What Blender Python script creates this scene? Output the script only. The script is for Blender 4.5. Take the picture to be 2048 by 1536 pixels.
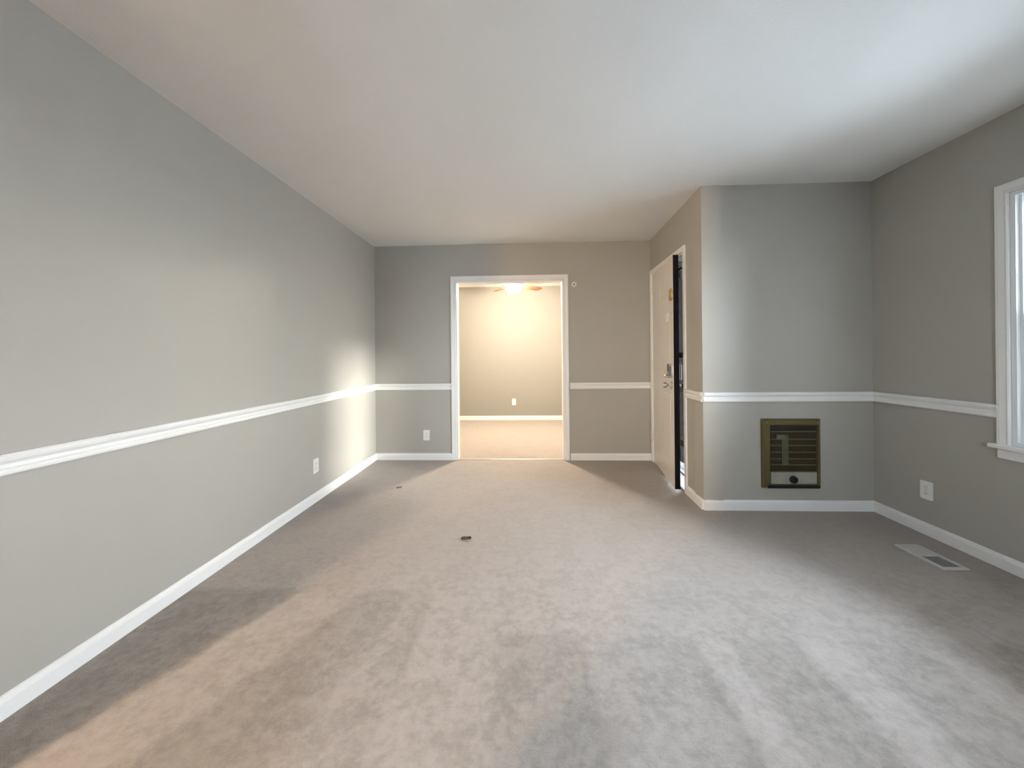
import bpy, bmesh, math, random
from mathutils import Vector, Matrix
random.seed(7)
S = bpy.context.scene
for o in list(bpy.data.objects): bpy.data.objects.remove(o, do_unlink=True)
COL = S.collection
H = 2.44            # ceiling height
XL, XR, YB, YH = -1.736, 2.558, 4.10, 2.80   # left wall, right wall, back wall, heater wall
YR = -2.60          # rear wall behind the camera
YF = 6.65           # far wall of the room beyond
WT = 0.12

# ---------------------------------------------------------------- camera
F_PX = 727.67; YAW = 0.0408; ROLL = -0.010; CY = 711.33; CAM_H = 1.176
f = Vector((-math.sin(YAW), math.cos(YAW), 0)); r = Vector((math.cos(YAW), math.sin(YAW), 0)); u = r.cross(f)
r2 = r*math.cos(ROLL) + u*math.sin(ROLL); u2 = -r*math.sin(ROLL) + u*math.cos(ROLL)
cd = bpy.data.cameras.new('camera'); cam = bpy.data.objects.new('camera', cd); COL.objects.link(cam)
cd.sensor_width = 36.0; cd.lens = 36.0*F_PX/2048.0; cd.shift_y = -(768-CY)/2048.0; cd.clip_start = 0.02
m = Matrix((r2, u2, -f)).transposed().to_4x4(); m.translation = Vector((0, 0, CAM_H)); cam.matrix_world = m
S.camera = cam

# ---------------------------------------------------------------- sky, sun, exposure
SKY, SUN, FAN_LAMP, REAR_LAMP, EXPO = 42.0, 5.0, 370.0, 1050.0, 0.68
w = bpy.data.worlds.new('sky'); S.world = w; w.use_nodes = True
wn = w.node_tree.nodes; wl = w.node_tree.links
bg = wn['Background']; bg.inputs[1].default_value = SKY
tc = wn.new('ShaderNodeTexCoord'); sp = wn.new('ShaderNodeSeparateXYZ'); rp = wn.new('ShaderNodeValToRGB')
wl.new(tc.outputs['Generated'], sp.inputs[0]); wl.new(sp.outputs['Z'], rp.inputs[0]); wl.new(rp.outputs[0], bg.inputs[0])
rp.color_ramp.elements[0].position = 0.0; rp.color_ramp.elements[0].color = (0.88, 0.94, 1.0, 1)
rp.color_ramp.elements[1].position = 0.6; rp.color_ramp.elements[1].color = (0.70, 0.82, 1.0, 1)
sd = bpy.data.lights.new('low_sun', 'SUN'); sd.energy = SUN; sd.angle = math.radians(7); sd.color = (1.0, 0.95, 0.88)
so = bpy.data.objects.new('low_sun', sd); COL.objects.link(so)
so.rotation_euler = Vector((-4.29, 2.03, -0.80)).to_track_quat('-Z', 'Y').to_euler(); so.location = (8, -2, 4)
def portal(name, loc, target, sx, sy):
    d = bpy.data.lights.new(name, 'AREA'); d.shape = 'RECTANGLE'; d.size = sx; d.size_y = sy
    d.cycles.is_portal = True
    o = bpy.data.objects.new(name, d); COL.objects.link(o); o.location = loc
    o.rotation_euler = (Vector(target)-Vector(loc)).to_track_quat('-Z', 'Z').to_euler()
portal('window_portal', (XR+0.16, 1.59, 1.34), (0, 1.59, 1.34), 0.86, 1.32)
portal('rear_window_portal', (-0.10, YR-0.16, 1.45), (-0.10, 0, 1.45), 0.58, 1.08)
S.view_settings.view_transform = 'Standard'; S.view_settings.look = 'None'
S.view_settings.gamma = 1.0; S.view_settings.use_curve_mapping = False
S.view_settings.exposure = EXPO

# ---------------------------------------------------------------- materials
def mat(name, col, rough=0.6, metal=0.0, bump=0.0, bscale=200.0, var=0.0, vscale=6.0, spec=0.5):
    m = bpy.data.materials.new(name); m.use_nodes = True
    n = m.node_tree.nodes; l = m.node_tree.links; b = n['Principled BSDF']
    b.inputs['Base Color'].default_value = (*col, 1); b.inputs['Roughness'].default_value = rough
    b.inputs['Metallic'].default_value = metal; b.inputs['Specular IOR Level'].default_value = spec
    t = n.new('ShaderNodeTexCoord')
    nz = n.new('ShaderNodeTexNoise'); nz.inputs['Scale'].default_value = vscale; nz.inputs['Detail'].default_value = 4
    l.new(t.outputs['Object'], nz.inputs['Vector'])
    mx = n.new('ShaderNodeMix'); mx.data_type = 'RGBA'
    mx.inputs[6].default_value = (*[c*(1-var) for c in col], 1); mx.inputs[7].default_value = (*[min(1, c*(1+var)) for c in col], 1)
    l.new(nz.outputs['Fac'], mx.inputs[0]); l.new(mx.outputs[2], b.inputs['Base Color'])
    if bump:
        nb = n.new('ShaderNodeTexNoise'); nb.inputs['Scale'].default_value = bscale; nb.inputs['Detail'].default_value = 3
        bp = n.new('ShaderNodeBump'); bp.inputs['Strength'].default_value = bump; bp.inputs['Distance'].default_value = 0.002
        l.new(t.outputs['Object'], nb.inputs['Vector']); l.new(nb.outputs['Fac'], bp.inputs['Height']); l.new(bp.outputs[0], b.inputs['Normal'])
    return m
M = {}
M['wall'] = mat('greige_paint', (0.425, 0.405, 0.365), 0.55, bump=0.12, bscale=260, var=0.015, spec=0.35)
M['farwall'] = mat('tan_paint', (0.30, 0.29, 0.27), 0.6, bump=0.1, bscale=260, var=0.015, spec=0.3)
M['panel'] = mat('bounce_damping_brown', (0.10, 0.06, 0.035), 0.6, var=0.2, vscale=3)  # dark brown made up for walls behind the camera, cuts bounced light
M['cream'] = mat('light_cream_paint', (0.78, 0.74, 0.66), 0.6, bump=0.1, bscale=260, spec=0.3)
M['ceil'] = mat('ceiling_paint', (0.90, 0.90, 0.89), 0.95, bump=0.5, bscale=160, var=0.01, spec=0.1)
M['trim'] = mat('white_trim_paint', (0.86, 0.855, 0.84), 0.35, var=0.01)
M['door'] = mat('door_paint', (0.80, 0.76, 0.70), 0.30, var=0.01)
M['edge'] = mat('dark_door_paint', (0.006, 0.005, 0.006), 0.55, spec=0.1)
M['vinyl'] = mat('white_vinyl', (0.83, 0.85, 0.86), 0.35)
M['bronze'] = mat('bronze_enamel', (0.135, 0.110, 0.045), 0.38, metal=0.55, var=0.12, vscale=14)
M['grille'] = mat('dark_bronze_mesh', (0.060, 0.045, 0.018), 0.5, metal=0.5, var=0.3, vscale=30)
M['rib'] = mat('olive_rib', (0.17, 0.14, 0.06), 0.4, metal=0.5)
M['guard'] = mat('dull_guard', (0.16, 0.17, 0.12), 0.45, metal=0.4, var=0.2, vscale=20)
M['steel'] = mat('brushed_plate', (0.42, 0.42, 0.36), 0.4, metal=0.45, var=0.25, vscale=18)
M['black'] = mat('black_plastic', (0.006, 0.005, 0.005), 0.5)
M['chrome'] = mat('satin_nickel', (0.62, 0.60, 0.56), 0.22, metal=1.0)
M['keypad'] = mat('brown_lock_face', (0.16, 0.09, 0.05), 0.35, metal=0.4)
M['brass'] = mat('brass', (0.50, 0.36, 0.14), 0.35, metal=0.7)
M['plate'] = mat('white_plastic', (0.84, 0.83, 0.80), 0.35)
M['slot'] = mat('dark_slot', (0.03, 0.03, 0.03), 0.6)
M['register'] = mat('register_enamel', (0.58, 0.565, 0.55), 0.4)
M['regslat'] = mat('register_louver', (0.30, 0.30, 0.30), 0.5)
M['blade'] = mat('maple_blade', (0.22, 0.11, 0.05), 0.5, var=0.15, vscale=10)
M['white'] = mat('white_enamel', (0.88, 0.88, 0.86), 0.3)
M['leaf'] = mat('dry_leaf', (0.055, 0.038, 0.026), 0.85, var=0.4, vscale=60)
M['concrete'] = mat('concrete', (0.85, 0.85, 0.85), 0.9, bump=0.3, bscale=80, var=0.08)
M['grass'] = mat('grass', (0.12, 0.16, 0.05), 0.95, bump=0.8, bscale=40, var=0.4, vscale=4)
M['yard'] = mat('pale_gravel_yard', (0.80, 0.80, 0.79), 0.95, bump=0.5, bscale=30, var=0.15, vscale=1)
M['bronzebar'] = mat('olive_bar', (0.30, 0.28, 0.14), 0.5)
M['roof'] = mat('shade_roof_boards', (0.20, 0.17, 0.13), 0.8, var=0.1)
M['strip'] = mat('metal_transition_strip', (0.80, 0.74, 0.60), 0.3, metal=0.8)
M['paper'] = mat('white_paper', (0.95, 0.95, 0.92), 0.5)

def brick():
    m = mat('brown_brick', (0.12, 0.09, 0.06), 0.9)
    n = m.node_tree.nodes; l = m.node_tree.links
    bt = n.new('ShaderNodeTexBrick'); t = n.new('ShaderNodeTexCoord'); mp = n.new('ShaderNodeMapping')
    mp.inputs['Rotation'].default_value = (math.radians(90), 0, 0)
    bt.inputs['Color1'].default_value = (0.075, 0.055, 0.035, 1); bt.inputs['Color2'].default_value = (0.05, 0.04, 0.03, 1)
    bt.inputs['Mortar'].default_value = (0.09, 0.08, 0.065, 1); bt.inputs['Scale'].default_value = 1.0
    bt.inputs['Brick Width'].default_value = 0.20; bt.inputs['Row Height'].default_value = 0.07; bt.inputs['Mortar Size'].default_value = 0.01
    l.new(t.outputs['Object'], mp.inputs[0]); l.new(mp.outputs[0], bt.inputs['Vector'])
    l.new(bt.outputs['Color'], n['Principled BSDF'].inputs['Base Color'])
    return m
M['brick'] = brick()

def glass():
    m = bpy.data.materials.new('window_glass'); m.use_nodes = True
    n = m.node_tree.nodes; l = m.node_tree.links; n.remove(n['Principled BSDF'])
    tr = n.new('ShaderNodeBsdfTransparent'); gl = n.new('ShaderNodeBsdfGlossy'); gl.inputs['Roughness'].default_value = 0.02
    tr.inputs[0].default_value = (0.96, 0.98, 0.97, 1)
    fr = n.new('ShaderNodeFresnel'); fr.inputs[0].default_value = 1.45; mx = n.new('ShaderNodeMixShader')
    l.new(fr.outputs[0], mx.inputs[0]); l.new(tr.outputs[0], mx.inputs[1]); l.new(gl.outputs[0], mx.inputs[2])
    l.new(mx.outputs[0], n['Material Output'].inputs[0]); return m
M['glass'] = glass()
def screen():
    m = bpy.data.materials.new('dimming_screen'); m.use_nodes = True
    n = m.node_tree.nodes; l = m.node_tree.links; b = n['Principled BSDF']
    b.inputs['Base Color'].default_value = (0.02, 0.018, 0.015, 1); b.inputs['Roughness'].default_value = 0.8
    tr = n.new('ShaderNodeBsdfTransparent'); mx = n.new('ShaderNodeMixShader'); mx.inputs[0].default_value = 0.80
    l.new(tr.outputs[0], mx.inputs[1]); l.new(b.outputs[0], mx.inputs[2]); l.new(mx.outputs[0], n['Material Output'].inputs[0]); return m
M['screen'] = screen()

def emit(name, col, st):
    m = bpy.data.materials.new(name); m.use_nodes = True
    n = m.node_tree.nodes; l = m.node_tree.links; n.remove(n['Principled BSDF'])
    e = n.new('ShaderNodeEmission'); e.inputs[0].default_value = (*col, 1); e.inputs[1].default_value = st
    l.new(e.outputs[0], n['Material Output'].inputs[0]); return m
M['fanglow'] = emit('lit_frosted_globe', (1.0, 0.84, 0.64), FAN_LAMP)
M['rearglow'] = emit('lit_warm_globe', (1.0, 0.70, 0.42), REAR_LAMP)

def carpet():
    m = bpy.data.materials.new('taupe_carpet'); m.use_nodes = True
    n = m.node_tree.nodes; l = m.node_tree.links; b = n['Principled BSDF']
    b.inputs['Roughness'].default_value = 1.0; b.inputs['Specular IOR Level'].default_value = 0.05
    b.inputs['Sheen Weight'].default_value = 0.15; b.inputs['Sheen Roughness'].default_value = 0.5
    t = n.new('ShaderNodeTexCoord')
    def noise(sc, det=4, src=None, rough=0.5):
        z = n.new('ShaderNodeTexNoise'); z.inputs['Scale'].default_value = sc; z.inputs['Detail'].default_value = det
        z.inputs['Roughness'].default_value = rough
        l.new(src or t.outputs['Object'], z.inputs['Vector']); return z.outputs['Fac']
    def mth(op, a, b_=None, c=None):
        q = n.new('ShaderNodeMath'); q.operation = op
        for i, v in enumerate((a, b_, c)):
            if v is None: continue
            if hasattr(v, 'links'): l.new(v, q.inputs[i])
            else: q.inputs[i].default_value = v
        return q.outputs[0]
    def mapr(v, a, b_, c, d):
        q = n.new('ShaderNodeMapRange'); q.interpolation_type = 'SMOOTHSTEP'; l.new(v, q.inputs[0])
        for i, x in enumerate((a, b_, c, d)): q.inputs[i+1].default_value = x
        return q.outputs[0]
    sep = n.new('ShaderNodeSeparateXYZ'); l.new(t.outputs['Object'], sep.inputs[0])
    # vacuum strips, pile laid the other way; lamp beam and shade painted far left
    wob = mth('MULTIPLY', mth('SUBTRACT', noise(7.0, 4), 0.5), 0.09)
    skew = mth('MULTIPLY', mth('MULTIPLY', mth('SUBTRACT', sep.outputs['Y'], 1.2), -0.42), mapr(sep.outputs['X'], -0.8, -0.4, 1.0, 0.0))  # leans the painted far-left beam and shade along the lamp's shadow edge
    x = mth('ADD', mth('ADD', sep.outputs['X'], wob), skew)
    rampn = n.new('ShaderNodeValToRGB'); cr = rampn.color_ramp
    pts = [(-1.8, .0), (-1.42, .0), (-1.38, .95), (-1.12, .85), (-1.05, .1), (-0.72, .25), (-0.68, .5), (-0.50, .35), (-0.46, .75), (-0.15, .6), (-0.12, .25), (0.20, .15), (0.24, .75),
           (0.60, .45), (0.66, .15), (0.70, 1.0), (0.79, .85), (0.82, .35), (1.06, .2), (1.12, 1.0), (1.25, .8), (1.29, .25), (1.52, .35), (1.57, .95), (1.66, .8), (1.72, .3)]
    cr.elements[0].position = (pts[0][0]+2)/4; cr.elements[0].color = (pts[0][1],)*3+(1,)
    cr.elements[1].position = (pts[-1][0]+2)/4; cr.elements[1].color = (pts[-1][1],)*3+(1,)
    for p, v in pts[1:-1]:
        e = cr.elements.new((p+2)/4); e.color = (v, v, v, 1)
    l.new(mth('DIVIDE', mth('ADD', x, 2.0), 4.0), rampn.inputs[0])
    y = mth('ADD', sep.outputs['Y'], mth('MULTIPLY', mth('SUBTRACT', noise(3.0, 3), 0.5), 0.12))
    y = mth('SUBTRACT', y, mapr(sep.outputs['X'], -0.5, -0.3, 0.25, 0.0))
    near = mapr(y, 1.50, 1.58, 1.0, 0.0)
    strokes_and_shade = mth('ADD', mth('MULTIPLY', rampn.outputs[0], near), mth('MULTIPLY', mth('SUBTRACT', 1.0, near), 0.72))
    # footprints and mottling in the pile
    blot = mapr(noise(6.5, 7, rough=0.70), 0.38, 0.58, 0.0, 1.0)
    fine = noise(26.0, 5, rough=0.7); fib = noise(420.0, 2)
    v = mth('ADD', mth('MULTIPLY', strokes_and_shade, 0.32), mth('MULTIPLY', blot, mapr(sep.outputs['Y'], 1.3, 2.4, 0.13, 0.04)))
    v = mth('ADD', v, mth('MULTIPLY', mth('SUBTRACT', fine, 0.5), mapr(sep.outputs['Y'], 1.2, 2.6, 0.5, 0.2)))
    v = mth('ADD', v, mth('MULTIPLY', mth('SUBTRACT', fib, 0.5), 0.5))
    v = mth('ADD', v, 0.70)
    mx = n.new('ShaderNodeVectorMath'); mx.operation = 'SCALE'; mx.inputs[0].default_value = (0.405, 0.362, 0.330)
    l.new(v, mx.inputs['Scale']); l.new(mx.outputs[0], b.inputs['Base Color'])
    bp = n.new('ShaderNodeBump'); bp.inputs['Strength'].default_value = 0.8; bp.inputs['Distance'].default_value = 0.006
    hh = mth('ADD', mth('MULTIPLY', fib, 0.6), fine)
    l.new(hh, bp.inputs['Height']); l.new(bp.outputs[0], b.inputs['Normal'])
    return m
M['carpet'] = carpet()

# ---------------------------------------------------------------- helpers
def obj(name, bm, mt, parent=None, smooth=False):
    me = bpy.data.meshes.new(name); bmesh.ops.recalc_face_normals(bm, faces=bm.faces); bm.to_mesh(me); bm.free()
    if smooth:
        for p in me.polygons: p.use_smooth = True
    me.materials.append(M[mt]); o = bpy.data.objects.new(name, me); COL.objects.link(o)
    if parent: o.parent = parent
    return o
def box(bm, x0, x1, y0, y1, z0, z1, bev=0.0, seg=2):
    b2 = bmesh.new(); bmesh.ops.create_cube(b2, size=1)
    for v in b2.verts: v.co = Vector(((x0+x1)/2+v.co.x*(x1-x0), (y0+y1)/2+v.co.y*(y1-y0), (z0+z1)/2+v.co.z*(z1-z0)))
    if bev: bmesh.ops.bevel(b2, geom=list(b2.edges), offset=bev, segments=seg, affect='EDGES', profile=0.5)
    tmp = bpy.data.meshes.new('t'); b2.to_mesh(tmp); b2.free(); bm.from_mesh(tmp); bpy.data.meshes.remove(tmp); return bm
def bx(*a, **k): return box(bmesh.new(), *a, **k)
def lathe(bm, prof, mtx=None, seg=32):
    """prof = [(radius, height)] round local Z"""
    mtx = mtx or Matrix(); rings = []
    for rr, zz in prof:
        if rr < 1e-6: rings.append([bm.verts.new(mtx @ Vector((0, 0, zz)))])
        else: rings.append([bm.verts.new(mtx @ Vector((rr*math.cos(2*math.pi*i/seg), rr*math.sin(2*math.pi*i/seg), zz))) for i in range(seg)])
    for a, b in zip(rings, rings[1:]):
        for i in range(seg):
            j = (i+1) % seg
            if len(a) == 1 and len(b) == 1: continue
            if len(a) == 1: bm.faces.new((a[0], b[i], b[j]))
            elif len(b) == 1: bm.faces.new((a[i], a[j], b[0]))
            else: bm.faces.new((a[i], a[j], b[j], b[i]))
    return bm
def poly_prism(bm, pts, d0, d1, mtx=None):
    """outline pts in local XZ, extruded along local Y from d0 to d1"""
    mtx = mtx or Matrix()
    a = [bm.verts.new(mtx @ Vector((x, d0, z))) for x, z in pts]; b = [bm.verts.new(mtx @ Vector((x, d1, z))) for x, z in pts]
    bm.faces.new(a); bm.faces.new(list(reversed(b)))
    for i in range(len(pts)):
        j = (i+1) % len(pts); bm.faces.new((a[i], b[i], b[j], a[j]))
    return bm
def rrect(w_, h_, rad, seg=6, cx=0, cz=0):
    out = []
    for k, (sx, sz) in enumerate(((1, 1), (-1, 1), (-1, -1), (1, -1))):
        for i in range(seg+1):
            a = math.pi/2*(k + i/seg)
            out.append((cx+sx*(w_/2-rad)+rad*math.cos(a), cz+sz*(h_/2-rad)+rad*math.sin(a)))
    return out
def run(name, prof, p0, p1, nrm, mt='trim', parent=None):
    """moulding: profile (out, z) swept straight from p0 to p1 (xy), out along nrm"""
    bm = bmesh.new(); nv = Vector((nrm[0], nrm[1], 0)).normalized()
    A = [bm.verts.new(Vector((p0[0], p0[1], 0))+nv*o_+Vector((0, 0, z_))) for o_, z_ in prof]
    B = [bm.verts.new(Vector((p1[0], p1[1], 0))+nv*o_+Vector((0, 0, z_))) for o_, z_ in prof]
    bm.faces.new(A); bm.faces.new(list(reversed(B)))
    for i in range(len(prof)):
        j = (i+1) % len(prof); bm.faces.new((A[i], B[i], B[j], A[j]))
    return obj(name, bm, mt, parent)
def struct(o): o['kind'] = 'structure'; return o
def thing(o, label, cat, group=None):
    o['label'] = label; o['category'] = cat
    if group: o['group'] = group
    return o
def empty(name, loc, rz=0.0):
    o = bpy.data.objects.new(name, None); COL.objects.link(o); o.location = loc; o.rotation_euler = (0, 0, rz); o.empty_display_size = 0.05
    return o
def wall(name, p0, p1, out, t, z0, z1, holes=(), mt='wall'):
    """inner face from p0 to p1, body of thickness t along out; holes (s0,s1,z0,z1)"""
    p0 = Vector((*p0, 0)); p1 = Vector((*p1, 0)); d = (p1-p0); L = d.length; d.normalize(); ov = Vector((*out, 0)).normalized()
    ss = sorted({0.0, L, *[h[0] for h in holes], *[h[1] for h in holes]}); zs = sorted({z0, z1, *[h[2] for h in holes], *[h[3] for h in holes]})
    inside = lambda s, z: any(h[0] < s < h[1] and h[2] < z < h[3] for h in holes)
    solid = lambda i, k: 0 <= i < len(ss)-1 and 0 <= k < len(zs)-1 and not inside((ss[i]+ss[i+1])/2, (zs[k]+zs[k+1])/2)
    bm = bmesh.new(); cache = {}
    def V(i, k, s):
        if (i, k, s) not in cache: cache[(i, k, s)] = bm.verts.new(p0+d*ss[i]+Vector((0, 0, zs[k]))+ov*(t*s))
        return cache[(i, k, s)]
    for i in range(len(ss)-1):
        for k in range(len(zs)-1):
            if not solid(i, k): continue
            for s in (0, 1): bm.faces.new([V(i, k, s), V(i+1, k, s), V(i+1, k+1, s), V(i, k+1, s)])
            if not solid(i-1, k): bm.faces.new([V(i, k, 0), V(i, k+1, 0), V(i, k+1, 1), V(i, k, 1)])
            if not solid(i+1, k): bm.faces.new([V(i+1, k, 0), V(i+1, k+1, 0), V(i+1, k+1, 1), V(i+1, k, 1)])
            if not solid(i, k-1): bm.faces.new([V(i, k, 0), V(i+1, k, 0), V(i+1, k, 1), V(i, k, 1)])
            if not solid(i, k+1): bm.faces.new([V(i, k+1, 0), V(i+1, k+1, 0), V(i+1, k+1, 1), V(i, k+1, 1)])
    return struct(obj(name, bm, mt))

# ---------------------------------------------------------------- shell
A = Vector((1.3785, YB)); B = Vector((1.323, YH))        # entry wall, far end and near end
LW = (A-B).length; ed = (A-B).normalized(); en = Vector((ed.y, -ed.x))   # en points outdoors (+x)
def ep(s, o=0.0): q = B+ed*s+en*o; return (q.x, q.y)
S0, S1 = 0.352, 1.240        # entry doorway along that wall
XFL, XFR = -2.0, 1.38        # room beyond
# floor: one carpet through both rooms
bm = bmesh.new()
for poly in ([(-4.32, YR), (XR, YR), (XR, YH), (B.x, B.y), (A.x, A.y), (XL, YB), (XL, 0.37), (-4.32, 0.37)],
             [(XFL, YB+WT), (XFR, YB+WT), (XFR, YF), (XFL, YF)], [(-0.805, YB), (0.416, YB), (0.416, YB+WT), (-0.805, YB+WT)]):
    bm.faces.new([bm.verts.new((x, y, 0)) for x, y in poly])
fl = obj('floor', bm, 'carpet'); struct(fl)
def slab(name, poly, z0, z1, mt):
    bm = bmesh.new(); a = [bm.verts.new((x, y, z0)) for x, y in poly]; b = [bm.verts.new((x, y, z1)) for x, y in poly]
    bm.faces.new(a); bm.faces.new(list(reversed(b)))
    for i in range(len(poly)): j = (i+1) % len(poly); bm.faces.new((a[i], a[j], b[j], b[i]))
    return struct(obj(name, bm, mt))
slab('ceiling', [(-4.44, YR-WT), (XR+0.14, YR-WT), (XR+0.14, YH+0.14), (B.x+0.13, YH+0.14), (A.x+0.13, YB+WT/2), (XL-WT, YB+WT/2), (XL-WT, 0.37+WT), (-4.44, 0.37+WT)], H, H+0.12, 'ceil')
slab('ceiling_far_room', [(XFL-WT, YB+WT/2), (XFR+WT, YB+WT/2), (XFR+WT, YF+WT), (XFL-WT, YF+WT)], H, H+0.12, 'ceil')
wall('wall_left', (XL, 0.37), (XL, YB), (-1, 0), WT, 0, H)
wall('wall_back', (XL-WT, YB), (A.x+0.14, YB), (0, 1), WT, 0, H, [(-0.805-XL+WT, 0.416-XL+WT, 0, 2.027)])
wall('wall_entry', (B.x, B.y), (A.x, A.y), (en.x, en.y), 0.14, 0, H, [(S0, S1, 0, 2.045)])
wall('wall_heater', (B.x, YH), (XR+0.14, YH), (0, 1), 0.14, 0, H)
WY0, WY1, WZ0, WZ1 = 1.15, 2.03, 0.672, 2.012
wall('wall_right', (XR, YR), (XR, YH), (1, 0), 0.14, 0, H, [(WY0-YR, WY1-YR, WZ0, WZ1)])
wall('wall_rear', (-4.44, YR), (XR+0.14, YR), (0, -1), WT, 0, H, [(-0.40+4.44, 0.20+4.44, 0.90, 2.00)], mt='panel')
wall('wall_side_room', (-4.32, YR), (-4.32, 0.37), (-1, 0), WT, 0, H, mt='panel')
wall('wall_side_return', (-4.44, 0.37), (XL-WT, 0.37), (0, 1), WT, 0, H, mt='panel')
wall('wall_beam_mask', (-0.60, YR), (-0.60, 0.30), (-1, 0), 0.10, 0, H, mt='panel')  # unseen partition added to narrow the side lamp's light to a beam
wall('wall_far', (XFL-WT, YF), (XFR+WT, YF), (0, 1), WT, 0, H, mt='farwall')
wall('wall_far_left', (XFL, YB+WT), (XFL, YF), (-1, 0), WT, 0, H, mt='cream')
wall('wall_far_right', (XFR, YB+WT), (XFR, YF), (1, 0), WT, 0, H, mt='cream')
wall('wall_far_front', (XFL-WT, YB+WT), (XL-WT, YB+WT), (0, -1), WT, 0, H)

# baseboards and chair rails
BASE = [(0, 0), (0.014, 0), (0.014, 0.055), (0.011, 0.066), (0.006, 0.073), (0, 0.076)]
RAIL = [(0, 0.795), (0.010, 0.795), (0.017, 0.800), (0.019, 0.808), (0.017, 0.816), (0.009, 0.821), (0.009, 0.833),
        (0.014, 0.838), (0.021, 0.845), (0.024, 0.853), (0.024, 0.862), (0.019, 0.868), (0, 0.868)]
RAILH = [(a, b+0.016) for a, b in RAIL]
def rails(prof, kind, items):
    for k, (nm, p0, p1, nr) in enumerate(items): struct(run(nm, prof, p0, p1, nr))
CO = 0.052                                   # casing width
rails(BASE, 'b', [('baseboard_left', (XL, 0.37), (XL, YB), (1, 0)),
    ('baseboard_back_left', (XL, YB), (-0.805-CO, YB), (0, -1)), ('baseboard_back_right', (0.416+CO+0.012, YB), (A.x, YB), (0, -1)),
    ('baseboard_entry', ep(0), ep(S0-0.048), (-en.x, -en.y)), ('baseboard_heater', (B.x, YH), (XR, YH), (0, -1)),
    ('baseboard_right', (XR, YR), (XR, YH), (-1, 0)), ('baseboard_far', (XFL, YF), (XFR, YF), (0, -1)),
    ('baseboard_far_right', (XFR, YB+WT), (XFR, YF), (-1, 0)), ('baseboard_far_left', (XFL, YB+WT), (XFL, YF), (1, 0))])
rails(RAIL, 'r', [('trim_1', (XL, 0.37), (XL, YB), (1, 0)), ('trim_2', (XL, YB), (-0.805-CO, YB), (0, -1)),
    ('trim_3', (0.416+CO+0.012, YB), (A.x, YB), (0, -1))])
rails(RAILH, 'r', [('trim_4', ep(0), ep(S0-0.048), (-en.x, -en.y)), ('trim_5', (B.x, YH), (XR, YH), (0, -1)),
    ('trim_6', (XR, 2.075), (XR, YH), (-1, 0)), ('trim_7', (XR, YR), (XR, 1.10), (-1, 0))])

# cased opening to the room beyond
def casing_profile(w_, t_): return [(0, 0), (w_*0.0, t_*0.6), (w_*0.12, t_*0.85), (w_*0.3, t_*0.7), (w_*0.75, t_), (w_, t_), (w_, 0)]
def casing(name, p0, d, nrm, s0, s1, z0, z1, cw, ct, sill=False):
    """mitred frame of moulding round an opening; p0 + d*s + z"""
    bm = bmesh.new(); d = Vector((*d, 0)); nv = Vector((*nrm, 0)); P0 = Vector((*p0, 0)); prof = casing_profile(cw, ct)
    path = [(s0, z0, -1, 0), (s0, z1, -1, 1), (s1, z1, 1, 1), (s1, z0, 1, 0)]
    rings = [[bm.verts.new(P0+d*(s+a*ps)+Vector((0, 0, z+a*pz))+nv*o_) for a, o_ in prof] for s, z, ps, pz in path]
    for a, b in zip(rings, rings[1:]):
        for i in range(len(prof)): j = (i+1) % len(prof); bm.faces.new((a[i], a[j], b[j], b[i]))
    bm.faces.new(rings[0]); bm.faces.new(list(reversed(rings[-1])))
    return struct(obj(name, bm, 'trim'))
casing('trim_8', (0, YB), (1, 0), (0, -1), -0.805, 0.416, 0, 2.027, CO, 0.014)
bm = bmesh.new()      # jamb lining
box(bm, -0.8045, -0.790, YB-0.001, YB+WT+0.001, 0, 2.0265); box(bm, 0.401, 0.4155, YB-0.001, YB+WT+0.001, 0, 2.0265); box(bm, -0.790, 0.401, YB-0.001, YB+WT+0.001, 2.012, 2.0265)
struct(obj('trim_9', bm, 'trim'))
struct(obj('trim_10', bx(-0.788, 0.399, YB+0.006, YB+0.040, 0.0005, 0.006, bev=0.002), 'strip'))

# ---------------------------------------------------------------- entry door
casing('trim_11', (B.x, B.y), (ed.x, ed.y), (-en.x, -en.y), S0, S1, 0, 2.045, 0.046, 0.014)
def etr(s, o, z=0.0):   # matrix: local x along wall (towards the far end), local y outdoors, z up
    q = ep(s, o); return Matrix(((ed.x, en.x, 0, q[0]), (ed.y, en.y, 0, q[1]), (0, 0, 1, z), (0, 0, 0, 1)))
bm = bmesh.new()
for a in ((S0+0.0005, S0+0.012, -0.001, 0.141, 0, 2.0445), (S1-0.012, S1-0.0005, -0.001, 0.141, 0, 2.0445), (S0+0.012, S1-0.012, -0.001, 0.141, 2.033, 2.0445)): box(bm, *a)
box(bm, S0+0.012, S0+0.024, 0.05, 0.09, 0.018, 2.033)       # stop
bm.transform(etr(0, 0)); jamb = struct(obj('trim_12', bm, 'trim'))
bm = bx(S0+0.013, S1-0.013, -0.004, 0.16, 0.001, 0.017, bev=0.004); bm.transform(etr(0, 0))
struct(obj('trim_13', bm, 'white'))                        # threshold
OPEN = math.radians(5.6); DL = 0.866; DT = 0.044
hx, hy = ep(S1-0.013, 0.0)
ang = math.atan2(-ed.y, -ed.x)                              # closed leaf points towards the near end
door = empty('door_1', (hx, hy, 0.018), ang-OPEN); struct(door)
# local: +x from hinge to latch, +y ... outdoors is local +y? leaf runs towards -Y world, outdoors (+X world) is local +y
bm = bx(0, DL, 0.0, DT, 0, 2.008, bev=0.002)
leaf = obj('door_leaf', bm, 'door', door)
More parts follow.
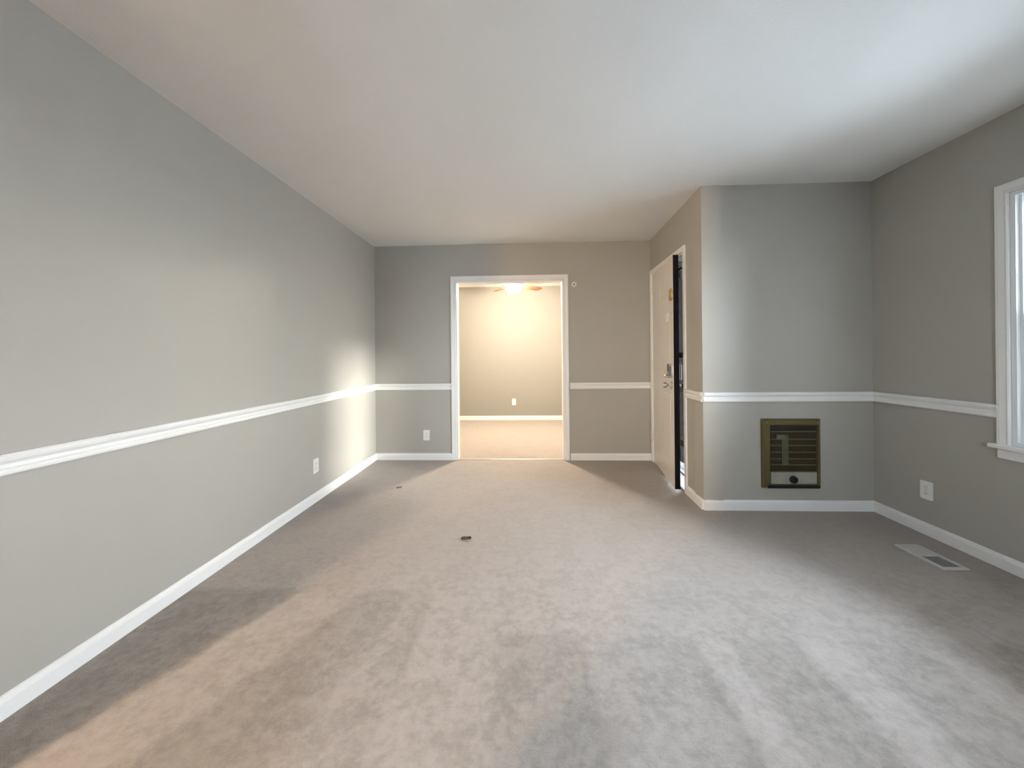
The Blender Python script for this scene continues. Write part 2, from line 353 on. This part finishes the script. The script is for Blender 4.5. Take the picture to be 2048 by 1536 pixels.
# raised panels on the room side
def panel(x0, x1, z0, z1):
    bm = bmesh.new(); rings = []
    for ins, dep in ((0, 0.0), (0.006, -0.003), (0.020, -0.003), (0.045, -0.0005), (0.05, -0.0005)):
        rings.append([bm.verts.new((x, dep if dep else -0.0006, z)) for x, z in ((x0+ins, z0+ins), (x1-ins, z0+ins), (x1-ins, z1-ins), (x0+ins, z1-ins))])
    for a, b in zip(rings, rings[1:]):
        for i in range(4): bm.faces.new((a[i], a[(i+1) % 4], b[(i+1) % 4], b[i]))
    bm.faces.new(rings[-1]); return obj('door_panel', bm, 'door', leaf)
for x0, x1 in ((0.11, 0.395), (0.475, 0.76)):
    for z0, z1 in ((0.20, 0.80), (0.98, 1.55), (1.65, 1.89)): panel(x0, x1, z0, z1)
e_ = obj('door_edge', bx(DL-0.0005, DL+0.0025, 0.0015, DT, 0.002, 2.006), 'edge', door); e_['label'] = 'black latch edge'
e_ = obj('exterior_skin', bx(0.002, DL, DT, DT+0.002, 0.002, 2.006), 'edge', door); e_['label'] = 'dark outer face of the door'
RY = Matrix.Rotation(math.radians(90), 4, 'X')              # local z -> -y (into room)
RYo = Matrix.Rotation(math.radians(-90), 4, 'X')            # local z -> +y (outdoors)
def at(x, y, z): return Matrix.Translation((x, y, z))
KX = DL-0.07
# interior lock box
lk = empty('keypad_lock', (0, 0, 0)); lk.parent = door
bm = poly_prism(bmesh.new(), rrect(0.066, 0.125, 0.022, cx=KX, cz=1.030-0.018), 0.0, -0.030)
bmesh.ops.bevel(bm, geom=[e for e in bm.edges if all(abs(v.co.y+0.030) < 1e-5 for v in e.verts)], offset=0.006, segments=3, affect='EDGES')
obj('lock_body', bm, 'chrome', lk)
obj('battery_cover', poly_prism(bmesh.new(), rrect(0.046, 0.062, 0.010, cx=KX, cz=1.056-0.018), -0.029, -0.034), 'keypad', lk)
bm = bmesh.new(); lathe(bm, [(0, 0), (0.011, 0), (0.011, 0.010), (0.006, 0.012), (0.006, 0.018), (0, 0.018)], at(KX, -0.030, 0.985-0.018) @ RY)
box(bm, KX-0.006, KX+0.006, -0.060, -0.046, 0.985-0.018-0.016, 0.985-0.018+0.016, bev=0.003)
obj('thumb_turn', bm, 'chrome', lk, True)
def knob(sign):
    R = RY if sign < 0 else RYo; y0 = 0 if sign < 0 else DT+0.002
    bm = lathe(bmesh.new(), [(0, 0), (0.033, 0), (0.033, 0.004), (0.028, 0.009), (0.013, 0.012), (0.012, 0.030), (0.016, 0.036), (0.025, 0.044), (0.028, 0.054), (0.026, 0.064), (0.018, 0.071), (0, 0.073)], at(KX, y0, 0.905-0.018) @ R)
    return obj('door_knob', bm, 'chrome', door, True)
knob(-1); knob(1)
# exterior keypad housing with two bright curved rims
ek = empty('exterior_keypad', (0, 0, 0)); ek.parent = door; y0 = DT+0.002
bm = poly_prism(bmesh.new(), rrect(0.066, 0.135, 0.024, cx=KX, cz=1.00), y0, y0+0.022)
obj('keypad_body', bm, 'black', ek)
for yy in (y0+0.010, y0+0.024):
    bm = bmesh.new(); o1 = rrect(0.072, 0.142, 0.028, cx=KX, cz=1.00); o2 = rrect(0.056, 0.126, 0.022, cx=KX, cz=1.00)
    r_ = [[bm.verts.new((x, y, z)) for x, z in pts] for pts, y in ((o1, yy), (o1, yy+0.006), (o2, yy+0.006), (o2, yy))]
    for k in range(4):
        a, b = r_[k], r_[(k+1) % 4]
        for i in range(len(a)): j = (i+1) % len(a); bm.faces.new((a[i], a[j], b[j], b[i]))
    obj('keypad_rim', bm, 'white', ek, True)['label'] = 'bright curved rim'
# night latch at head height and small white sticker
nl = poly_prism(bmesh.new(), [(0.0, 0.0), (0.055, 0.0), (0.070, 0.020), (0.072, 0.070), (0.060, 0.085), (0.045, 0.085), (0.040, 0.105), (0.024, 0.105), (0.020, 0.080), (0.004, 0.060)], 0.0, -0.016, at(DL-0.078, 0, 1.625))
bmesh.ops.bevel(nl, geom=[e for e in nl.edges if all(abs(v.co.y+0.016) < 1e-5 for v in e.verts)], offset=0.004, segments=2, affect='EDGES')
obj('night_latch', nl, 'brass', door)['label'] = 'small brass latch at the door edge'
obj('sticker', poly_prism(bmesh.new(), rrect(0.13, 0.075, 0.003, cx=DL-0.165, cz=1.490), -0.0062, -0.0072), 'paper', door)['label'] = 'small white rectangular sticker'
for zz in (0.20, 1.0, 1.80):
    bm = lathe(bmesh.new(), [(0, 0), (0.007, 0), (0.007, 0.09), (0, 0.09)], at(-0.004, -0.006, zz), seg=14)
    obj('hinge', bm, 'door', door)

# ---------------------------------------------------------------- porch outside the entry
struct(obj('floor_porch', bx(1.50, 2.70, 2.945, 4.60, -0.10, -0.02, bev=0.005), 'concrete'))
struct(obj('wall_porch', bx(1.56, 3.2, 4.60, 4.80, -0.3, 2.6), 'brick'))
struct(obj('ceiling_porch_shade', bx(1.56, 2.30, 2.95, 4.59, 2.30, 2.40), 'roof'))  # unseen porch roof, added to shade the brick wall
gp = bmesh.new(); gv = [gp.verts.new(v) for v in ((-40, -40, -0.3), (60, -40, -0.3), (60, 60, -0.3), (-40, 60, -0.3))]; gp.faces.new(gv)
struct(obj('ground', gp, 'yard'))
struct(obj('floor_lawn', bx(1.50, 2.70, 4.30, 4.598, -0.0199, 0.0), 'grass'))
def op(bm, name, mt, par=None):
    bm.transform(etr(0, 0)); return obj(name, bm, mt, par)
sdr = empty('door_2', (0, 0, 0)); struct(sdr)
bm = bmesh.new(); q0, q1, c0, c1 = S0-0.01, S1+0.01, 0.142, 0.172
box(bm, q0, q0+0.07, c0, c1, 0.0, 2.06); box(bm, q1-0.07, q1, c0, c1, 0.0, 2.06); box(bm, q0+0.07, q1-0.07, c0, c1, 1.98, 2.06)
box(bm, q0+0.07, q1-0.07, c0, c1, 0.0, 0.03); op(bm, 'door_frame', 'vinyl', sdr)
bm = bmesh.new(); box(bm, q0+0.07, q1-0.07, c0+0.004, c1-0.004, 0.275, 0.335); box(bm, q0+0.07, q1-0.07, c0+0.004, c1-0.004, 1.14, 1.19)
op(bm, 'crossbar', 'bronzebar', sdr)
op(bx(q0+0.07, q1-0.07, 0.155, 0.157, 0.335, 1.98), 'screen', 'screen', sdr)['label'] = 'dark screen added to dim the outdoor view'  # added to darken the bright outdoors seen past the ajar door
op(bx(q0+0.07, q1-0.07, 0.155, 0.159, 0.03, 0.275), 'pane', 'glass', sdr)
# white closer body with a dark strap near the top of the screen
cz_ = 1.985; cs = 0.700
bm = lathe(bmesh.new(), [(0, -0.085), (0.018, -0.082), (0.030, -0.068), (0.036, -0.045), (0.036, 0.045), (0.030, 0.068), (0.018, 0.082), (0, 0.085)], Matrix.Translation((cs, 0.118, cz_-0.02)) @ Matrix.Rotation(math.radians(12), 4, 'Y'))
cb = op(bm, 'door_closer', 'white', sdr); cb['label'] = 'white door closer with a dark strap'
for p in cb.data.polygons: p.use_smooth = True
bm = bmesh.new(); lathe(bm, [(0.0362, -0.009), (0.039, -0.009), (0.039, 0.009), (0.0362, 0.009), (0.0362, -0.009)], Matrix.Translation((cs, 0.118, cz_-0.02)) @ Matrix.Rotation(math.radians(28), 4, 'Y'))
op(bm, 'strap', 'black', cb)

# ---------------------------------------------------------------- windows
def window(name, y0, y1, z0, z1):
    root = empty(name, (XR, (y0+y1)/2, z0)); struct(root)
    inv = Matrix.Translation((-XR, -(y0+y1)/2, -z0))
    def part(nm, bm, mt, par=root): bm.transform(inv); return obj(nm, bm, mt, par)
    bm = bmesh.new()      # vinyl frame with two tracks
    for ya, yb in ((y0+0.0005, y0+0.022), (y1-0.022, y1-0.0005)):
        box(bm, XR+0.001, XR+0.139, ya, yb, z0+0.0005, z1-0.0005)
    for za, zb in ((z0+0.0005, z0+0.022), (z1-0.022, z1-0.0005)):
        box(bm, XR+0.001, XR+0.139, y0+0.022, y1-0.022, za, zb)
    for ya, yb in ((y0+0.022, y0+0.034), (y1-0.034, y1-0.022)):     # track ribs
        for xa in (0.020, 0.072, 0.122): box(bm, XR+xa, XR+xa+0.006, ya, yb, z0+0.022, z1-0.022)
    part('window_frame', bm, 'vinyl')
    zm = 1.357
    def sash(nm, xa, za, zb, ya, yb):
        bm = bmesh.new(); s = 0.042
        box(bm, xa, xa+0.040, ya, ya+s, za, zb, bev=0.003); box(bm, xa, xa+0.040, yb-s, yb, za, zb, bev=0.003)
        box(bm, xa, xa+0.040, ya+s, yb-s, za, za+s, bev=0.003); box(bm, xa, xa+0.040, ya+s, yb-s, zb-s, zb, bev=0.003)
        o = part(nm, bm, 'vinyl')
        part('pane', bx(xa+0.018, xa+0.022, ya+s-0.004, yb-s+0.004, za+s-0.004, zb-s+0.004), 'glass', o); return o
    for ya, yb in ((y0+0.024, y1-0.024),):
        sash('upper_sash', XR+0.079, zm-0.02, z1-0.023, ya, yb)
        ls = sash('lower_sash', XR+0.028, z0+0.023, zm+0.02, ya, yb); yc = (ya+yb)/2
        bm = bx(XR+0.030, XR+0.060, yc-0.03, yc+0.03, zm+0.02, zm+0.035, bev=0.003); part('sash_lock', bm, 'white', ls)
    bm = bx(XR-0.038, XR+0.001, y0-0.075, y1+0.075, z0-0.022, z0, bev=0.004); part('window_stool', bm, 'trim')
    bm = bx(XR-0.014, XR-0.0005, y0-0.050, y1+0.050, z0-0.075, z0-0.022, bev=0.003); part('apron', bm, 'trim')
    c = casing('window_casing', (XR, 0), (0, 1), (-1, 0), y0, y1, z0, z1, 0.050, 0.016); c.data.transform(inv); c.parent = root
    if 'kind' in c: del c['kind']
window('window_1', WY0, WY1, WZ0, WZ1)

# small window in the rear wall behind the camera
w2 = empty('window_2', (-0.10, YR-0.06, 0.90)); struct(w2)
bm = bmesh.new()
box(bm, -0.299, -0.25, -0.03, 0.03, 0.001, 1.099); box(bm, 0.25, 0.299, -0.03, 0.03, 0.001, 1.099)
for za in (0.001, 0.53, 1.05): box(bm, -0.25, 0.25, -0.03, 0.03, za, za+0.049)
obj('window_frame', bm, 'vinyl', w2); obj('pane', bx(-0.249, 0.249, -0.003, 0.003, 0.05, 1.05), 'glass', w2)

# ---------------------------------------------------------------- wall heater
HX0, HX1, HZ0, HZ1 = 1.744, 2.166, 0.165, 0.691; hw, hh = HX1-HX0, HZ1-HZ0
he = empty('wall_heater', ((HX0+HX1)/2, YH, (HZ0+HZ1)/2))
thing(he, 'bronze metal wall heater with louvred grille and black knob, below the chair rail', 'heater')
k = 0.422/945.0                                             # metres per unit of the outline measured off the face
def hxz(px, pz): return (px-727.5)*k, (780-pz)*k
def hbox(bm, px0, px1, pz0, pz1, y0, y1, bev=0.0):
    a = hxz(px0, pz1); b = hxz(px1, pz0); return box(bm, a[0], b[0], y0, y1, a[1], b[1], bev=bev)
bm = bmesh.new()                                            # bevelled picture-frame housing
pr = [((255, 1200, 205, 1355), 0.0), ((255, 1200, 205, 1355), -0.012), ((275, 1182, 228, 1335), -0.024), ((375, 1150, 300, 1300), -0.024), ((395, 1142, 322, 1290), -0.010), ((395, 1142, 322, 1290), 0.0)]
rings = []
for (a0, a1, b0, b1), y in pr:
    rings.append([bm.verts.new((hxz(x, z)[0], y, hxz(x, z)[1])) for x, z in ((a0, b0), (a1, b0), (a1, b1), (a0, b1))])
for a, b in zip(rings, rings[1:]):
    for i in range(4): j = (i+1) % 4; bm.faces.new((a[i], a[j], b[j], b[i]))
obj('housing', bm, 'bronze', he)
obj('bottom_lip', hbox(bmesh.new(), 330, 1165, 1300, 1350, -0.030, -0.0242, 0.002), 'black', he)
obj('back_plate', hbox(bmesh.new(), 396, 1141, 323, 1289, -0.004, -0.001), 'black', he)
bm = bmesh.new()                                            # grille: horizontal bars in six rows with fine louvres
for z in (415, 545, 650, 760, 870, 970, 1085): hbox(bm, 400, 1138, z-7, z+7, -0.013, -0.006)
rows = obj('grille_bar', bm, 'rib', he)
bm = bmesh.new()
for z0, z1 in ((425, 538), (552, 643), (657, 753), (767, 863), (877, 963), (977, 1078)):
    n_ = 4
    for q in range(n_):
        zc = z0+(q+0.5)*(z1-z0)/n_; hbox(bm, 402, 1136, zc-6.5, zc+6.5, -0.010, -0.0045)
obj('louvre', bm, 'grille', he)
bm = bmesh.new()
for q in range(5): hbox(bm, 588+q*22, 600+q*22, 475, 970, -0.012, -0.0102)
hbox(bm, 500, 640, 470, 540, -0.0118, -0.0101)
obj('heating_element_guard', bm, 'guard', he)['label'] = 'pale upright strip behind the grille'
obj('control_panel', hbox(bmesh.new(), 398, 1140, 1092, 1288, -0.014, -0.004, 0.0015), 'steel', he)['label'] = 'pale grey lower panel'
kx, kz = hxz(755, 1212)
bm = lathe(bmesh.new(), [(0, 0), (0.028, 0), (0.028, 0.004), (0.026, 0.006), (0.025, 0.018), (0.022, 0.020), (0, 0.020)], at(kx, -0.014, kz) @ RY, seg=28)
box(bm, kx-0.004, kx+0.004, -0.040, -0.033, kz-0.019, kz+0.019, bev=0.0015)
obj('knob', bm, 'black', he, False)
for px_, pz_ in ((330, 262), (1150, 262)):
    a = hxz(px_, pz_); obj('screw', lathe(bmesh.new(), [(0, 0), (0.004, 0), (0.003, 0.0015), (0, 0.002)], at(a[0], -0.024, a[1]) @ RY, seg=12), 'steel', he)

# ---------------------------------------------------------------- outlets
def make_outlet(w_=0.072, h_=0.116):
    root = empty('electrical_outlet', (0, 0, 0))
    bm = poly_prism(bmesh.new(), rrect(w_, h_, 0.006), 0, -0.005)
    bmesh.ops.bevel(bm, geom=[e for e in bm.edges if all(abs(v.co.y+0.005) < 1e-5 for v in e.verts)], offset=0.002, segments=2, affect='EDGES')
    obj('cover_plate', bm, 'plate', root)
    for s in (-1, 1):
        bm = poly_prism(bmesh.new(), rrect(0.032, 0.028, 0.010, cz=s*0.0195), -0.0045, -0.0075)
        soc = obj('socket', bm, 'plate', root)
        bm = bmesh.new()
        for dx in (-0.006, 0.006): box(bm, dx-0.001, dx+0.001, -0.0079, -0.0074, s*0.0195-0.003, s*0.0195+0.006)
        lathe(bm, [(0, 0), (0.0022, 0), (0.0022, 0.0005), (0, 0.0005)], at(0, -0.0074, s*0.0195-0.0075) @ RY, seg=10)
        obj('slot', bm, 'slot', soc)
    obj('screw', lathe(bmesh.new(), [(0, 0), (0.003, 0), (0.002, 0.001), (0, 0.001)], at(0, -0.005, 0) @ RY, seg=12), 'chrome', root)
    return root
def dup(o, parent=None):
    c = o.copy(); COL.objects.link(c); c.parent = parent
    for ch in [q for q in bpy.data.objects if q.parent == o and q.name != c.name]: dup(ch, c)
    return c
o0 = make_outlet()
spots = [((-1.150, YB, 0.281), 0, 'white outlet plate on the grey wall left of the bright doorway'),
         ((XR, 2.443, 0.285), -90, 'dim white outlet plate on the right wall beside the heater corner'),
         ((XL, 2.908, 0.292), 90, 'faint white outlet plate low on the long left wall'),
         ((-0.243, YF, 0.330), 0, 'pale outlet plate on the cream far wall seen through the doorway')]
outs = [o0]+[dup(o0) for _ in spots[1:]]
for o, (loc, rz, lb) in zip(outs, spots):
    o.location = loc; o.rotation_euler = (0, 0, math.radians(rz)); thing(o, lb, 'outlet', 'electrical outlets low on the walls')

# small round fitting right of the cased opening
rf = empty('door_chime_button', (0.535, YB, 1.967)); thing(rf, 'small round white wall fitting beside the top right corner of the doorway casing', 'wall fitting')
obj('rim', lathe(bmesh.new(), [(0.015, 0), (0.027, 0), (0.027, 0.008), (0.023, 0.012), (0.017, 0.012), (0.015, 0.006), (0.015, 0)], RY, seg=28), 'plate', rf, True)
obj('disc', lathe(bmesh.new(), [(0, 0), (0.0148, 0), (0.0148, 0.004), (0, 0.006)], RY, seg=24), 'wall', rf, True)

# ---------------------------------------------------------------- floor register
fr = empty('floor_register', (2.285, 2.172, 0.0)); fr.rotation_euler = (0, 0, math.radians(1.5))
thing(fr, 'white metal floor register set in the carpet near the right wall', 'vent')
bm = bmesh.new(); X, Y = 0.070, 0.128; ix, iy = 0.048, 0.108
for a in ((-X, -ix, -Y, Y), (ix, X, -Y, Y), (-ix, ix, -Y, -iy), (-ix, ix, iy, Y), (-ix, ix, 0.000, 0.012)): box(bm, a[0], a[1], a[2], a[3], 0.001, 0.010, bev=0.0015)
obj('frame', bm, 'register', fr)
bm = bmesh.new()
for q in range(8): xx = -ix+0.006+q*0.012; box(bm, xx-0.0055, xx+0.0045, 0.012, iy, 0.003, 0.0085)
obj('louvre', bm, 'register', fr)['label'] = 'closed white louvres'
bm = bmesh.new()
for q in range(8): xx = -ix+0.006+q*0.012; box(bm, xx-0.0015, xx+0.0015, -iy, 0.0, 0.003, 0.0085)
obj('louvre', bm, 'regslat', fr)['label'] = 'open grey louvres'
obj('duct', bx(-ix, ix, -iy, iy, 0.0008, 0.002), 'slot', fr)

# ---------------------------------------------------------------- scraps on the carpet
def scrap(name, loc, sx, sy, sz, rz, seed, label):
    rnd = random.Random(seed); bm = bmesh.new(); n_, m_ = 14, 7; rows_ = []
    for i in range(n_+1):
        t = i/n_; wd = sy*math.sin(math.pi*min(1, t*0.96+0.02))**0.6; row = []
        for j in range(m_+1):
            v = j/m_*2-1; row.append(bm.verts.new(((t-0.5)*sx, v*wd/2*(1+0.2*rnd.uniform(-1, 1)), sz*(0.45+0.5*abs(v)**1.5+0.25*math.sin(5*t+v*2))+rnd.uniform(0, sz*0.15))))
        rows_.append(row)
    for i in range(n_):
        for j in range(m_): bm.faces.new((rows_[i][j], rows_[i+1][j], rows_[i+1][j+1], rows_[i][j+1]))
    zmin = min(v.co.z for v in bm.verts)
    for v in bm.verts: v.co.z -= zmin
    o = obj(name, bm, 'leaf'); md = o.modifiers.new('thick', 'SOLIDIFY'); md.thickness = 0.002
    o.location = loc; o.rotation_euler = (0, 0, rz); thing(o, label, 'leaf')
scrap('dry_leaf', (-0.400, 2.318, 0.002), 0.064, 0.040, 0.013, 0.15, 3, 'larger dark brown curled leaf scrap on the open carpet, nearest the camera')
scrap('dry_leaf', (-1.155, 3.215, 0.002), 0.048, 0.022, 0.009, 0.7, 5, 'tiny brown leaf scrap on the carpet near the left wall shadow edge')

# ---------------------------------------------------------------- ceiling fan in the room beyond
fx, fy = -0.185, 5.30; fan = empty('ceiling_fan', (fx, fy, H))
thing(fan, 'flush ceiling fan with wooden blades and a lit globe in the room beyond the doorway', 'ceiling fan')
obj('motor_housing', lathe(bmesh.new(), [(0, -0.0005), (0.085, -0.0005), (0.088, -0.02), (0.10, -0.04), (0.115, -0.06), (0.118, -0.18), (0.10, -0.205), (0.07, -0.215), (0, -0.215)]), 'white', fan, True)
obj('globe', lathe(bmesh.new(), [(0, -0.240), (0.07, -0.240), (0.105, -0.252), (0.118, -0.278), (0.108, -0.312), (0.080, -0.345), (0.040, -0.362), (0, -0.366)]), 'fanglow', fan, True)['label'] = 'glowing frosted glass globe'
obj('light_fitter', lathe(bmesh.new(), [(0, -0.2155), (0.075, -0.2155), (0.085, -0.226), (0.075, -0.2395), (0, -0.2395)]), 'white', fan, True)
for a in (-25, 47, 119, 191, 263):
    pts = [(0.17, -0.045), (0.30, -0.060), (0.54, -0.068), (0.585, -0.055), (0.60, -0.03), (0.60, 0.03), (0.585, 0.055), (0.54, 0.068), (0.30, 0.060), (0.17, 0.045)]
    mtx = Matrix.Rotation(math.radians(a), 4, 'Z') @ Matrix.Translation((0, 0, -0.225)) @ Matrix.Rotation(math.radians(-13), 4, 'X') @ Matrix.Rotation(math.radians(90), 4, 'X')
    bl = obj('blade', poly_prism(bmesh.new(), pts, -0.003, 0.003, mtx), 'blade', fan)
    bm = bx(0.09, 0.22, -0.018, 0.018, -0.004, 0.004, bev=0.002); bm.transform(Matrix.Rotation(math.radians(a), 4, 'Z') @ Matrix.Translation((0, 0, -0.215)))
    obj('blade_arm', bm, 'white', bl)
for (dx, dy, ln) in ((-0.075, -0.07, 0.32), (0.060, -0.08, 0.20)):
    bm = lathe(bmesh.new(), [(0, 0), (0.0022, 0), (0.0022, -ln), (0, -ln)], at(dx, dy-0.02, -0.235), seg=8)
    lathe(bm, [(0, -ln), (0.005, -ln-0.004), (0.007, -ln-0.015), (0.004, -ln-0.024), (0, -ln-0.025)], at(dx, dy-0.02, -0.235), seg=12)
    obj('pull_chain', bm, 'white', fan, True)

# ceiling light of the side area behind the camera
cl = empty('ceiling_light', (-2.62, -1.95, H)); thing(cl, 'small flush globe ceiling light in the side area behind the camera', 'lamp')
obj('base', lathe(bmesh.new(), [(0, -0.0005), (0.09, -0.0005), (0.09, -0.02), (0.06, -0.03), (0, -0.03)]), 'white', cl, True)
obj('globe', lathe(bmesh.new(), [(0, -0.03), (0.04, -0.035), (0.075, -0.07), (0.085, -0.11), (0.07, -0.15), (0.03, -0.18), (0, -0.185)]), 'rearglow', cl, True)
